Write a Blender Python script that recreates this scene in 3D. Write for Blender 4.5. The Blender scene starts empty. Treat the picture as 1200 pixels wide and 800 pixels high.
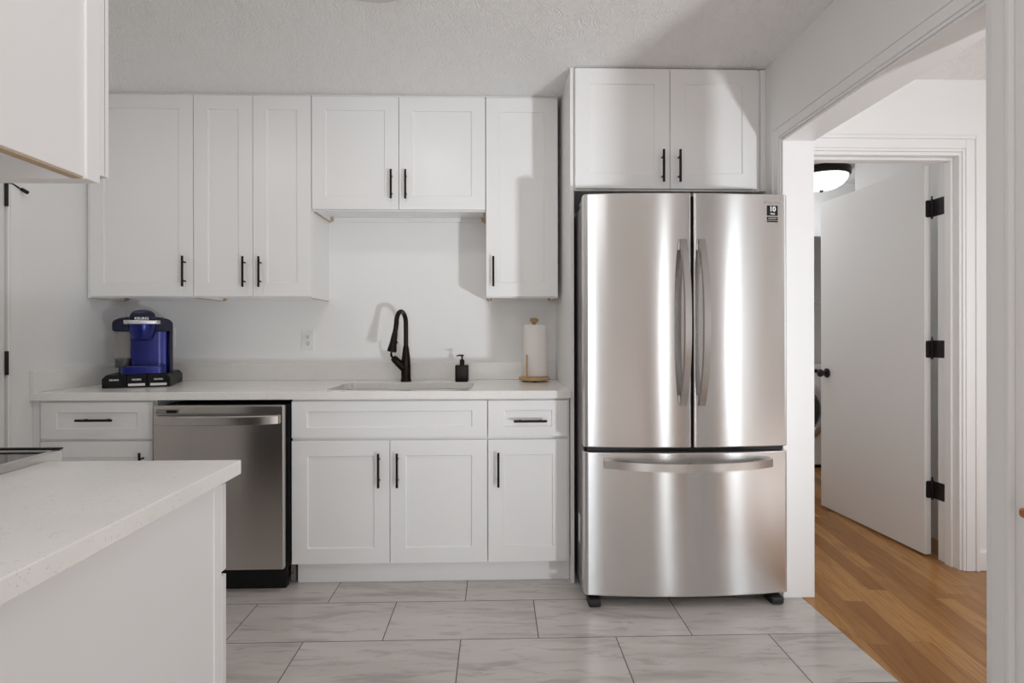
import bpy, bmesh, math, random
from mathutils import Vector, Matrix
random.seed(4)
PI = math.pi
C = bpy.context.scene.collection
SC = bpy.context.scene

# ------------------------------------------------------------------ camera, world, lights, exposure
cam = bpy.data.objects.new('camera', bpy.data.cameras.new('camera'))
C.objects.link(cam)
cam.location = (0.9575, -3.2236, 1.1837)
cam.rotation_euler = (PI/2, 0.0015, -0.0278)
cam.data.sensor_width = 36
cam.data.lens = 644.0/1200*36
cam.data.shift_y = -0.00805
cam.data.clip_start = 0.02
SC.camera = cam
SC.view_settings.view_transform = 'Standard'
SC.view_settings.look = 'None'
SC.view_settings.gamma = 1
SC.view_settings.use_curve_mapping = False
SC.view_settings.exposure = -0.05
SC.cycles.max_bounces = 16; SC.cycles.diffuse_bounces = 12; SC.cycles.glossy_bounces = 6
SC.cycles.sample_clamp_indirect = 6

w = bpy.data.worlds.new('world'); SC.world = w; w.use_nodes = True
w.node_tree.nodes['Background'].inputs[0].default_value = (0.75, 0.85, 1, 1)
w.node_tree.nodes['Background'].inputs[1].default_value = 0.6

def area(name, loc, target, sx, sy, power, col=(1, 1, 1), spread=180):
    l = bpy.data.lights.new(name, 'AREA'); l.shape = 'RECTANGLE'; l.size = sx; l.size_y = sy
    l.energy = power; l.color = col; l.spread = math.radians(spread)
    o = bpy.data.objects.new(name, l); C.objects.link(o); o.location = loc
    o.rotation_euler = (Vector(target)-Vector(loc)).to_track_quat('-Z', 'Y').to_euler()
    return o
# daylight through the windows and glazed doors of the rooms behind and beside the camera
area('window_daylight', (0.75, -6.38, 1.25), (0.75, 0, 1.2), 0.55, 1.6, 15, (0.86, 0.94, 1.0))
area('window_daylight', (2.99, -6.38, 1.12), (2.99, 0, 1.12), 0.18, 1.9, 8, (0.90, 0.96, 1.0))
area('window_daylight', (5.17, -6.38, 1.12), (5.17, 0, 1.12), 0.46, 1.9, 15, (0.88, 0.95, 1.0))
area('window_daylight', (5.38, -2.6, 1.35), (0, -2.6, 1.2), 1.7, 1.6, 14, (0.88, 0.95, 1.0))
area('hall_fill', (3.6, -1.9, 2.40), (3.6, -1.9, 0), 0.35, 0.35, 4, (.97, .98, 1))  # added fill that brightens the hall; no fixture there
area('kitchen_ceiling_bounce', (0.95, -2.95, 2.41), (0.95, -2.0, 0), 0.9, 0.9, 8, (.97, .98, 1))  # stands in for flash bounced off the ceiling above the camera, no fixture
area('floor_upward_fill', (1.0, -4.9, 0.03), (1.0, -4.9, 2), 2.4, 1.4, 14, (.97, .98, 1))  # added fill aimed upward from floor level to lift the ceilings
area('hall_upward_fill', (3.5, -2.3, 0.03), (3.5, -2.3, 2), 1.2, 1.0, 5.5, (.97, .98, 1))  # upward fill added to brighten the hall ceiling and the opening's soffit
area('laundry_fill', (2.72, 0.75, 2.40), (2.72, 0.75, 0), 0.35, 0.35, 3.6, (.97, .98, 1))  # unseen fill added to light the near face of the open laundry door
area('kitchen_left_fill', (-0.58, -1.334, 2.41), (-0.58, -1.334, 0), 0.28, 0.28, 2.4, (1, .97, .93))  # unseen fill added for the left cabinets and wall, light only
# low sun glancing off the polished floor of the dining room, thrown up into the kitchen
area('sun_glare_off_floor', (3.40, -4.90, 0.06), (1.5, -0.65, 1.75), 0.24, 0.24, 15, (.92, 0.96, 1), 60)

# ------------------------------------------------------------------ materials
MATS = {}
def mat(name, col, rough=0.5, metal=0.0, emit=None, estr=0, trans=0, coat=0, spec=0.5):
    m = bpy.data.materials.new(name); m.use_nodes = True
    b = m.node_tree.nodes['Principled BSDF']
    b.inputs['Base Color'].default_value = (*col, 1)
    b.inputs['Roughness'].default_value = rough
    b.inputs['Metallic'].default_value = metal
    b.inputs['Specular IOR Level'].default_value = spec
    b.inputs['Coat Weight'].default_value = coat
    b.inputs['Transmission Weight'].default_value = trans
    if emit:
        b.inputs['Emission Color'].default_value = (*emit, 1); b.inputs['Emission Strength'].default_value = estr
    MATS[name] = m
    return m
class NT:
    """small node helper"""
    def __init__(s, m): s.t = m.node_tree; s.b = s.t.nodes['Principled BSDF']
    def n(s, kind, **kw):
        x = s.t.nodes.new(kind)
        for k, v in kw.items(): setattr(x, k, v)
        return x
    def l(s, a, b): s.t.links.new(a, b)
    def math(s, op, a, b=None, c=None):
        x = s.n('ShaderNodeMath', operation=op)
        for i, v in enumerate((a, b, c)):
            if v is None: continue
            if isinstance(v, (int, float)): x.inputs[i].default_value = v
            else: s.l(v, x.inputs[i])
        return x.outputs[0]
    def mix(s, f, a, b):
        x = s.n('ShaderNodeMix', data_type='RGBA')
        for i, v in ((0, f), (6, a), (7, b)):
            if isinstance(v, tuple): x.inputs[i].default_value = (*v, 1)
            elif isinstance(v, (int, float)): x.inputs[i].default_value = v
            else: s.l(v, x.inputs[i])
        return x.outputs[2]
    def pos(s): return s.n('ShaderNodeNewGeometry').outputs['Position']
    def noise(s, vec, scale, detail=3, rough=.5, dist=0):
        x = s.n('ShaderNodeTexNoise'); s.l(vec, x.inputs['Vector'])
        x.inputs['Scale'].default_value = scale; x.inputs['Detail'].default_value = detail
        x.inputs['Roughness'].default_value = rough; x.inputs['Distortion'].default_value = dist
        return x.outputs['Fac']
    def ramp(s, f, a, b):
        x = s.n('ShaderNodeMapRange'); s.l(f, x.inputs[0])
        x.inputs[1].default_value = a; x.inputs[2].default_value = b
        return x.outputs[0]
    def bump(s, h, strength, dist):
        x = s.n('ShaderNodeBump'); s.l(h, x.inputs['Height'])
        x.inputs['Strength'].default_value = strength; x.inputs['Distance'].default_value = dist
        s.l(x.outputs[0], s.b.inputs['Normal'])
    def vmul(s, v, k):
        x = s.n('ShaderNodeVectorMath', operation='MULTIPLY'); s.l(v, x.inputs[0]); x.inputs[1].default_value = k
        return x.outputs[0]

wall_m = mat('wall_paint', (0.87, 0.87, 0.865), 0.55)
k = NT(wall_m); k.bump(k.noise(k.pos(), 90, 3), 0.08, 0.003)
ceil_m = mat('ceiling_paint', (0.88, 0.878, 0.872), 0.7)
k = NT(ceil_m)
p = k.pos(); q = k.noise(p, 9, 2, .5, 1.5)
wv = k.n('ShaderNodeTexWave'); k.l(p, wv.inputs['Vector']); wv.inputs['Scale'].default_value = 14
wv.inputs['Distortion'].default_value = 22; wv.inputs['Detail'].default_value = 2; wv.inputs['Detail Scale'].default_value = 1.3
k.bump(k.math('MULTIPLY', wv.outputs['Fac'], q), 0.55, 0.007)
trim_m = mat('trim_paint', (0.87, 0.87, 0.868), 0.35)
cab_m = mat('cabinet_white', (0.86, 0.858, 0.855), 0.32)
door_m = mat('door_paint', (0.80, 0.80, 0.79), 0.38)
ply_m = mat('raw_plywood', (0.50, 0.38, 0.25), 0.7)
k = NT(ply_m); k.l(k.mix(k.noise(k.vmul(k.pos(), (8, 60, 60)), 3), (0.42, 0.31, 0.2), (0.6, 0.47, 0.33)), k.b.inputs['Base Color'])
bronze_m = mat('dark_bronze', (0.022, 0.014, 0.011), 0.34, 0.8)
black_m = mat('black_plastic', (0.009, 0.009, 0.010), 0.45, spec=.25)
hinge_m = mat('black_iron', (0.012, 0.009, 0.009), 0.5, 0.2)
rubber_m = mat('black_rubber', (0.02, 0.02, 0.02), 0.6)
dark_m = mat('dark_cavity', (0.015, 0.015, 0.016), 0.7)
glass_black_m = mat('black_glass', (0.01, 0.01, 0.011), 0.06)
grey_case_m = mat('grey_painted_case', (0.24, 0.225, 0.215), 0.4, 0.3)
chrome_m = mat('chrome', (0.75, 0.75, 0.75), 0.12, 1)
plate_m = mat('outlet_plastic', (0.83, 0.83, 0.83), 0.3)
paper_m = mat('paper_towel', (0.86, 0.82, 0.79), 0.9)
k = NT(paper_m); k.bump(k.noise(k.pos(), 260, 2), 0.25, 0.002)
labelw_m = mat('white_print', (0.85, 0.85, 0.85), 0.5)
blue_m = mat('blue_plastic', (0.006, 0.012, 0.17), 0.28, 0.4, coat=.25)
navy_m = mat('navy_plastic', (0.008, 0.008, 0.035), 0.25, 0.1, coat=.2, spec=.3)
clear_m = mat('clear_plastic', (0.80, 0.78, 0.75), 0.05, trans=0.9)
clear_m.node_tree.nodes['Principled BSDF'].inputs['IOR'].default_value = 1.1
smoke_m = mat('smoked_plastic', (0.02, 0.02, 0.022), 0.15)
silver_m = mat('silver_plastic', (0.66, 0.66, 0.67), 0.25, 0.8)
amber_m = mat('amber_glass', (0.012, 0.005, 0.003), 0.16, spec=.2)
lamp_m = mat('lit_glass', (0.9, 0.92, 0.95), 0.3, emit=(0.93, 0.97, 1.0), estr=1.6)
led_m = mat('lit_diffuser', (0.9, 0.9, 0.88), 0.4, emit=(1.0, 0.93, 0.84), estr=2.2)
rim_m = mat('grey_rim', (0.66, 0.645, 0.62), 0.5)
pane_m = mat('window_pane', (0.9, 0.95, 1), 0.05, trans=1.0)
washer_m = mat('appliance_white', (0.80, 0.80, 0.81), 0.25)
drum_m = mat('washer_glass', (0.05, 0.05, 0.05), 0.1, 0.3)
sinkm = mat('satin_sink_steel', (0.72, 0.70, 0.68), 0.28, 0.85)
copper_m = mat('brown_item', (0.10, 0.06, 0.035), 0.6)

def wood_mat(name, c1, c2, scale, rough=0.35, vec=(1, 1, 1)):
    m = mat(name, c1, rough); k = NT(m)
    n = k.noise(k.vmul(k.pos(), vec), scale, 4, .6, 1.0)
    k.l(k.mix(k.ramp(n, .3, .7), c1, c2), k.b.inputs['Base Color'])
    return m
towel_wood = wood_mat('pale_oak', (0.46, 0.29, 0.12), (0.60, 0.41, 0.20), 30, .45, (1, 1, 4))
table_wood = wood_mat('orange_oak', (0.30, 0.08, 0.012), (0.50, 0.17, 0.03), 20, .3, (1, 4, 4))

# brushed stainless steel: brush lines run along x, so reflections smear vertically
def steel(name, col, rough, an):
    m = mat(name, col, rough, 1.0); k = NT(m)
    tg = k.n('ShaderNodeTangent', direction_type='UV_MAP'); tg.uv_map = 'UVMap'
    k.l(tg.outputs[0], k.b.inputs['Tangent'])
    k.b.inputs['Anisotropic'].default_value = an
    k.b.inputs['Anisotropic Rotation'].default_value = 0.25
    n = k.noise(k.vmul(k.pos(), (3, 3, 900)), 1.0, 2)
    k.l(k.math('MULTIPLY_ADD', n, 0.06, rough-.03), k.b.inputs['Roughness'])
    return m
steel_m = steel('brushed_stainless', (0.75, 0.742, 0.735), 0.215, 1.0)
steel_dw = steel('brushed_stainless_dark', (0.62, 0.585, 0.555), 0.20, 0.9)
handle_m = steel('satin_handle_steel', (0.62, 0.60, 0.58), 0.26, 0.3)

# quartz
quartz_m = mat('white_quartz', (0.80, 0.78, 0.755), 0.16, spec=.5)
k = NT(quartz_m); p = k.pos()
v = k.n('ShaderNodeTexVoronoi'); k.l(p, v.inputs['Vector']); v.inputs['Scale'].default_value = 210
sp = k.math('MULTIPLY', k.math('LESS_THAN', v.outputs['Distance'], 0.30), k.ramp(k.noise(p, 60, 2), .52, .64))
cl = k.mix(k.ramp(k.noise(p, 6, 4), .35, .7), (0.90, 0.89, 0.87), (0.86, 0.845, 0.82))
k.l(k.mix(k.math('MULTIPLY', sp, .42), cl, (0.50, 0.47, 0.43)), k.b.inputs['Base Color'])

# floor tile: 0.603 x 0.305 running bond, marble look
TX, TY, TW, TP = -0.0884, -0.7872, 0.6034, 0.3054
tile_m = mat('marble_tile', (0.6, 0.56, 0.53), 0.16)
k = NT(tile_m); p = k.pos()
sx = k.n('ShaderNodeSeparateXYZ'); k.l(p, sx.inputs[0])
ry = k.math('DIVIDE', k.math('SUBTRACT', sx.outputs[1], TY), TP)
row = k.math('FLOOR', ry)
fy = k.math('FRACT', ry)
odd = k.math('FLOORED_MODULO', row, 2)          # row just in front of line 1 is -1 -> odd
sh = k.math('MULTIPLY', k.math('SUBTRACT', 1, odd), 0.5)
rx = k.math('ADD', k.math('DIVIDE', k.math('SUBTRACT', sx.outputs[0], TX), TW), sh)
colm = k.math('FLOOR', rx); fx = k.math('FRACT', rx)
gx = k.math('MULTIPLY', k.math('MINIMUM', fx, k.math('SUBTRACT', 1, fx)), TW)
gy = k.math('MULTIPLY', k.math('MINIMUM', fy, k.math('SUBTRACT', 1, fy)), TP)
grout = k.math('LESS_THAN', k.math('MINIMUM', gx, gy), 0.0019)
cid = k.n('ShaderNodeCombineXYZ'); k.l(colm, cid.inputs[0]); k.l(row, cid.inputs[1])
wn = k.n('ShaderNodeTexWhiteNoise'); k.l(cid.outputs[0], wn.inputs['Vector'])
off = k.vmul(wn.outputs['Color'], (17, 17, 0))
ad = k.n('ShaderNodeVectorMath', operation='ADD'); k.l(p, ad.inputs[0]); k.l(off, ad.inputs[1])
mp = k.n('ShaderNodeMapping'); k.l(ad.outputs[0], mp.inputs['Vector'])
mp.inputs['Rotation'].default_value = (0, 0, math.radians(46)); mp.inputs['Scale'].default_value = (1.5, 8.5, 1)
n1 = k.noise(mp.outputs[0], 1.7, 6, .62, .35)
n2 = k.noise(mp.outputs[0], 0.8, 3, .5, .3)
n3 = k.noise(mp.outputs[0], 3.6, 5, .65, .5)
vein = k.math('MAXIMUM', k.math('MULTIPLY', k.ramp(n1, .50, .60), k.ramp(n2, .38, .58)), k.math('MULTIPLY', k.ramp(n3, .55, .64), .8))
base = k.mix(k.ramp(n2, .35, .7), (0.63, 0.595, 0.57), (0.55, 0.515, 0.485))
c = k.mix(k.math('MULTIPLY', vein, .50), base, (0.30, 0.27, 0.255))
k.l(k.mix(grout, c, (0.085, 0.07, 0.06)), k.b.inputs['Base Color'])
k.l(k.math('MULTIPLY_ADD', grout, .5, .17), k.b.inputs['Roughness'])

# oak strip floor
oak_m = mat('oak_floor', (0.4, 0.2, 0.08), 0.27, spec=.4)
k = NT(oak_m); p = k.pos()
mp = k.n('ShaderNodeMapping'); k.l(p, mp.inputs['Vector']); mp.inputs['Rotation'].default_value = (0, 0, math.radians(7))
sx = k.n('ShaderNodeSeparateXYZ'); k.l(mp.outputs[0], sx.inputs[0])
PWD = 0.083
px = k.math('DIVIDE', sx.outputs[0], PWD); pid = k.math('FLOOR', px); fx = k.math('FRACT', px)
wn = k.n('ShaderNodeTexWhiteNoise', noise_dimensions='1D'); k.l(pid, wn.inputs['W'])
py = k.math('DIVIDE', k.math('ADD', sx.outputs[1], k.math('MULTIPLY', wn.outputs['Value'], 3.1)), 1.15)
yid = k.math('FLOOR', py); fyy = k.math('FRACT', py)
cid = k.n('ShaderNodeCombineXYZ'); k.l(pid, cid.inputs[0]); k.l(yid, cid.inputs[1])
wn2 = k.n('ShaderNodeTexWhiteNoise'); k.l(cid.outputs[0], wn2.inputs['Vector'])
ad = k.n('ShaderNodeVectorMath', operation='ADD'); k.l(mp.outputs[0], ad.inputs[0]); k.l(k.vmul(wn2.outputs['Color'], (9, 9, 0)), ad.inputs[1])
g = k.noise(k.vmul(ad.outputs[0], (14, 1.1, 1)), 2.6, 5, .6, 1.6)
g2 = k.noise(k.vmul(ad.outputs[0], (120, 4, 1)), 1.6, 3, .6)
tone = k.mix(wn2.outputs['Value'], (0.29, 0.125, 0.030), (0.52, 0.265, 0.085))
c = k.mix(k.math('MULTIPLY', k.ramp(g, .45, .68), .55), tone, (0.20, 0.075, 0.018))
c = k.mix(k.math('MULTIPLY', k.ramp(g2, .5, .75), .3), c, (0.19, 0.07, 0.018))
seam = k.math('MAXIMUM', k.math('LESS_THAN', fx, 0.016), k.math('LESS_THAN', fyy, 0.0018))
k.l(k.mix(k.math('MULTIPLY', seam, .65), c, (0.09, 0.035, 0.012)), k.b.inputs['Base Color'])

# ------------------------------------------------------------------ mesh helpers
WLOC = {}
def bm_box(bm, x0, x1, y0, y1, z0, z1):
    vs = [bm.verts.new(v) for v in ((x0,y0,z0),(x1,y0,z0),(x1,y1,z0),(x0,y1,z0),(x0,y0,z1),(x1,y0,z1),(x1,y1,z1),(x0,y1,z1))]
    for f in ((3,2,1,0),(4,5,6,7),(0,1,5,4),(1,2,6,5),(2,3,7,6),(3,0,4,7)): bm.faces.new([vs[i] for i in f])
    return bm
def boxes(*bs):
    bm = bmesh.new()
    for b in bs: bm_box(bm, *b)
    return bm
def bm_tube(bm, path, r, seg=12, cap=True):
    """round tube along a polyline; r a number or a list"""
    pts = [Vector(p) for p in path]; n = len(pts)
    rr = r if isinstance(r, (list, tuple)) else [r]*n
    t0 = (pts[1]-pts[0]).normalized()
    ref = Vector((0,0,1)) if abs(t0.z) < .9 else Vector((1,0,0))
    u = t0.cross(ref).normalized(); rings = []
    for i in range(n):
        t = (pts[min(i+1,n-1)]-pts[max(i-1,0)]).normalized()
        u = (u - t*u.dot(t)).normalized(); v = t.cross(u)
        rings.append([bm.verts.new(pts[i]+(u*math.cos(a)+v*math.sin(a))*rr[i]) for a in [2*PI*j/seg for j in range(seg)]])
    for a, b in zip(rings, rings[1:]):
        for j in range(seg): bm.faces.new((a[j], a[(j+1)%seg], b[(j+1)%seg], b[j]))
    if cap: bm.faces.new(rings[0][::-1]); bm.faces.new(rings[-1])
    return bm
def bm_lathe(bm, prof, cx=0, cy=0, seg=32, sx=1, sy=1):
    """prof: list of (r, z); closed at ends where r == 0"""
    rings = []
    for r, z in prof:
        if r < 1e-6: rings.append([bm.verts.new((cx, cy, z))])
        else: rings.append([bm.verts.new((cx+sx*r*math.cos(2*PI*j/seg), cy+sy*r*math.sin(2*PI*j/seg), z)) for j in range(seg)])
    for a, b in zip(rings, rings[1:]):
        for j in range(seg):
            j2 = (j+1) % seg
            if len(a) == 1 and len(b) == 1: continue
            if len(a) == 1: bm.faces.new((a[0], b[j2], b[j]))
            elif len(b) == 1: bm.faces.new((a[j], a[j2], b[0]))
            else: bm.faces.new((a[j], a[j2], b[j2], b[j]))
    return bm
def bm_prism(bm, poly, h0, h1, ax='z'):
    """poly 2D extruded along an axis: z -> (x,y); y -> (x,z); x -> (y,z)"""
    f = {'z': lambda a,b,h:(a,b,h), 'y': lambda a,b,h:(a,h,b), 'x': lambda a,b,h:(h,a,b)}[ax]
    lo = [bm.verts.new(f(a,b,h0)) for a,b in poly]; hi = [bm.verts.new(f(a,b,h1)) for a,b in poly]
    n = len(poly)
    bm.faces.new(lo); bm.faces.new(hi[::-1])
    for i in range(n): bm.faces.new((lo[i], hi[i], hi[(i+1)%n], lo[(i+1)%n]))
    return bm
def rrect(x0, x1, y0, y1, r, n=6):
    out = []
    for cx, cy, a0 in ((x1-r,y1-r,0),(x0+r,y1-r,PI/2),(x0+r,y0+r,PI),(x1-r,y0+r,3*PI/2)):
        for i in range(n+1): a = a0+PI/2*i/n; out.append((cx+r*math.cos(a), cy+r*math.sin(a)))
    return out
def shaker(bm, x0, x1, z0, z1, yf, th=0.019, rail=0.072, railz=None, rec=0.007):
    rz = railz or rail
    bm_box(bm, x0, x1, yf+rec+.001, yf+th, z0, z1)
    e = .0025
    def loop(a, b, c, d, y): return [bm.verts.new(v) for v in ((a,y,c),(b,y,c),(b,y,d),(a,y,d))]
    bk = loop(x0, x1, z0, z1, yf+rec+.0012)
    o = loop(x0, x1, z0, z1, yf)
    i1 = loop(x0+rail, x1-rail, z0+rz, z1-rz, yf)
    i2 = loop(x0+rail+e, x1-rail-e, z0+rz+e, z1-rz-e, yf+rec)
    for a, b in ((bk,o),(o,i1),(i1,i2)):
        for j in range(4): bm.faces.new((a[j], a[(j+1)%4], b[(j+1)%4], b[j]))
    bm.faces.new(i2)
    return bm
def place(name, bm, m, parent=None, loc=None, bevel=0, smooth=None, local=False, uv=False, recalc=True, seg=2):
    """link bm as one mesh object; geometry is in world coordinates unless local"""
    if recalc: bmesh.ops.recalc_face_normals(bm, faces=bm.faces[:])
    base = Vector(WLOC.get(parent.name, (0,0,0))) if parent else Vector(loc or (0,0,0))
    if not local and base.length: bmesh.ops.translate(bm, verts=bm.verts[:], vec=-base)
    if uv:
        L = bm.loops.layers.uv.new('UVMap')
        for f in bm.faces:
            for l in f.loops: l[L].uv = (l.vert.co.x+.35*l.vert.co.y, l.vert.co.z+.13*l.vert.co.y)
    me = bpy.data.meshes.new(name); bm.to_mesh(me); bm.free()
    me.materials.append(m)
    o = bpy.data.objects.new(name, me); C.objects.link(o)
    if parent: o.parent = parent
    else: o.location = base
    WLOC[o.name] = tuple(base)
    if bevel:
        bv = o.modifiers.new('bevel', 'BEVEL'); bv.width = bevel; bv.segments = seg; bv.limit_method = 'ANGLE'; bv.angle_limit = math.radians(40)
    if smooth is not None:
        me.shade_smooth(); me.set_sharp_from_angle(angle=math.radians(smooth))
    return o
def thing(name, label, cat, loc=(0,0,0), rotz=0, group=None):
    o = bpy.data.objects.new(name, None); C.objects.link(o); o.empty_display_size = .05
    o.location = loc; o.rotation_euler = (0,0,rotz); o['label'] = label; o['category'] = cat
    if group: o['group'] = group
    WLOC[o.name] = tuple(loc)
    return o
def tag(o, label, cat, group=None):
    o['label'] = label; o['category'] = cat
    if group: o['group'] = group
    return o
def struct(name, bm, m, label=None, **kw):
    o = place(name, bm, m, **kw); o['kind'] = 'structure'
    if label: o['label'] = label
    return o
def lettering(name, text, size, m, parent, loc, rot=(PI/2,0,0), extrude=0.0004, align='CENTER', sx=1.0, local=False, bold=0.0):
    cu = bpy.data.curves.new(name, 'FONT'); cu.body = text; cu.size = size; cu.extrude = extrude
    cu.align_x = align; cu.align_y = 'CENTER'; cu.offset = bold
    t = bpy.data.objects.new('tmp', cu); C.objects.link(t)
    bpy.context.view_layer.update()
    me = bpy.data.meshes.new_from_object(t.evaluated_get(bpy.context.evaluated_depsgraph_get()))
    bpy.data.objects.remove(t)
    base = Vector((0,0,0)) if local else Vector(WLOC.get(parent.name, (0,0,0)))
    M = Matrix.Translation(Vector(loc)-base) @ (Matrix.Rotation(rot[2],4,'Z') @ Matrix.Rotation(rot[0],4,'X')) @ Matrix.Diagonal((sx,1,1,1))
    me.transform(M); me.materials.clear(); me.materials.append(m); me.name = name
    o = bpy.data.objects.new(name, me); C.objects.link(o); o.parent = parent
    return o

def pull_v(parent, x, z0, z1, yf, m=None, dr=1):
    """vertical bar pull standing off a door front facing -y (dr=1) or +y (dr=-1)"""
    bm = bmesh.new(); y = yf-.030*dr
    bm_tube(bm, [(x,y,z0),(x,y,z1)], .0058, 10)
    for z in (z0+.03, z1-.03): bm_tube(bm, [(x,yf-.0003*dr,z),(x,y,z)], .0045, 8)
    return place('handle', bm, m or bronze_m, parent, smooth=40)
def pull_h(parent, x0, x1, z, yf, m=None, dr=1):
    bm = bmesh.new(); y = yf-.030*dr
    bm_tube(bm, [(x0,y,z),(x1,y,z)], .0058, 10)
    for x in (x0+.03, x1-.03): bm_tube(bm, [(x,yf-.0003*dr,z),(x,y,z)], .0045, 8)
    return place('handle', bm, m or bronze_m, parent, smooth=40)
def door(parent, x0, x1, z0, z1, yf, hx=None, hz=None, kind='door', rail=.072, railz=None):
    d = place(kind, shaker(bmesh.new(), x0, x1, z0, z1, yf, rail=rail, railz=railz), cab_m, parent, bevel=.0012)
    if hx is not None:
        if isinstance(hz, tuple): pull_v(d, hx, hz[0], hz[1], yf)
        else: pull_h(d, hx[0], hx[1], hz, yf)
    return d

# ------------------------------------------------------------------ the setting
CEIL = 2.442
XL, XR, XR2 = -1.183, 2.24, 2.375
struct('floor', boxes((-3.2, 2.32, -3.4, 0.12, -0.05, 0)), tile_m, 'grey veined marble floor tiles in running bond')
struct('floor_hall', boxes((2.32, 5.5, -3.4, 2.5, -0.05, 0), (-3.2, 5.5, -6.6, -3.4, -0.05, 0)), oak_m, 'honey oak strip floor')
struct('ceiling', boxes((-3.2, 5.5, -6.6, 2.5, CEIL, CEIL+.06)), ceil_m, 'textured white ceiling')
struct('wall_back', boxes((-1.30, 2.24, 0, 0.12, 0, CEIL)), wall_m, 'white kitchen wall behind sink')
# left wall with a door opening  y -1.58 .. -0.765
DY0, DY1, DZ = -1.575, -0.765, 2.035
struct('wall_left', boxes((XL-.12, XL, DY1, 0, 0, CEIL), (XL-.12, XL, -2.69, DY0, 0, CEIL), (XL-.12, XL, DY0, DY1, DZ, CEIL)), wall_m)
struct('wall_front', boxes((-3.2, 0.36, -2.82, -2.72, 0, CEIL)), wall_m)
# right wall: nib by the fridge, header over the wide opening, pier near the camera
OY0, OY1, OZ = -1.834, -0.790, 2.055
struct('wall_right', boxes((XR, XR2, OY1, 0.12, 0, CEIL), (XR, XR2, -2.30, OY0, 0, CEIL), (XR, XR2, OY0, OY1, OZ, CEIL)), wall_m, 'white wall with wide cased opening to the hall')
# hall wall with the laundry doorway
HX0, HX1, HY0, HY1, HZ = 2.455, 3.277, -0.55, -0.42, 2.082
struct('wall_hall', boxes((XR2, HX0, HY0, HY1, 0, CEIL), (HX1, 5.5, HY0, HY1, 0, CEIL), (HX0, HX1, HY0, HY1, HZ, CEIL)), wall_m)
struct('wall_laundry', boxes((3.47, 3.60, HY1, 0.56, 0, CEIL), (4.75, 4.87, .56, 2.4, 0, CEIL), (3.60, 4.75, .45, .56, 0, CEIL),
       (2.25, 4.87, 2.28, 2.4, 0, CEIL), (2.25, XR2, .12, 2.28, 0, CEIL), (XR2, 4.75, 1.32, 1.40, 2.02, CEIL), (XR2, 3.25, 1.32, 1.40, 0, 2.02)), wall_m)
struct('wall_far', boxes((-3.2, .45, -6.6, -6.45, 0, CEIL), (1.05, 2.88, -6.6, -6.45, 0, CEIL), (3.10, 4.90, -6.6, -6.45, 0, CEIL), (5.44, 5.5, -6.6, -6.45, 0, CEIL),
       (.45, 1.05, -6.6, -6.45, 0, .40), (.45, 1.05, -6.6, -6.45, 2.10, CEIL), (2.88, 3.10, -6.6, -6.45, 2.10, CEIL), (4.90, 5.44, -6.6, -6.45, 2.10, CEIL)), wall_m)
struct('wall_side', boxes((-3.3, -3.2, -6.6, -2.72, 0, CEIL)), wall_m)
struct('wall_dining', boxes((5.5, 5.62, -6.6, -3.45, 0, CEIL), (5.5, 5.62, -1.75, -.42, 0, CEIL), (5.5, 5.62, -3.45, -1.75, 0, .55), (5.5, 5.62, -3.45, -1.75, 2.15, CEIL)), wall_m)
def window(n, bm_frame): struct('window_%d' % n, bm_frame, trim_m)
def win_y(x0, x1, z0, z1, y):
    f = .05; xm = (x0+x1)/2; zm = (z0+z1)/2
    return boxes((x0,x0+f,y,y+.08,z0,z1),(x1-f,x1,y,y+.08,z0,z1),(x0+f,x1-f,y,y+.08,z0,z0+f),(x0+f,x1-f,y,y+.08,z1-f,z1),(x0+f,x1-f,y+.02,y+.06,zm-.02,zm+.02),(xm-.02,xm+.02,y+.02,y+.06,z0+f,zm-.02),(xm-.02,xm+.02,y+.02,y+.06,zm+.02,z1-f))
window(1, win_y(.45, 1.05, .40, 2.10, -6.57)); window(2, win_y(2.88, 3.10, .002, 2.10, -6.57)); window(4, win_y(4.90, 5.44, .002, 2.10, -6.57))
window(3, boxes((5.53,5.6,-3.45,-3.40,.55,2.15),(5.53,5.6,-1.80,-1.75,.55,2.15),(5.53,5.6,-3.40,-1.80,.55,.60),(5.53,5.6,-3.40,-1.80,2.10,2.15),(5.55,5.58,-3.40,-1.80,1.33,1.37)))

# casing round the wide opening (kitchen face) + lining
def casing_x(xf, sgn, y0, y1, zt, wd, th=.016):
    """casing on a wall face at x = xf, projecting to sgn, round an opening y0..y1, with a stepped profile"""
    a = sorted
    bs = []
    for w0, w1, t in ((0, .012, th*.55), (.012, wd-.014, th*.8), (wd-.014, wd, th)):
        xa, xb = a((xf, xf+sgn*t))
        bs += [(xa, xb, y1+w0, y1+w1, 0, zt+w1), (xa, xb, y0-w1, y0-w0, 0, zt+w1), (xa, xb, y0-w0, y1+w0, zt+w0, zt+w1)]
    return boxes(*bs)
struct('trim_1', casing_x(XR-.0005, -1, OY0, OY1, OZ, .066), trim_m, 'white casing around the wide opening', bevel=.003)
struct('trim_2', boxes((XR-.004, XR2+.004, OY1-.012, OY1-.0005, 0, OZ-.0005), (XR-.004, XR2+.004, OY0+.0005, OY0+.012, 0, OZ-.0005), (XR-.004, XR2+.004, OY0+.012, OY1-.012, OZ-.0125, OZ-.0005)), trim_m, 'white jamb lining of the opening', bevel=.002)
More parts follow.
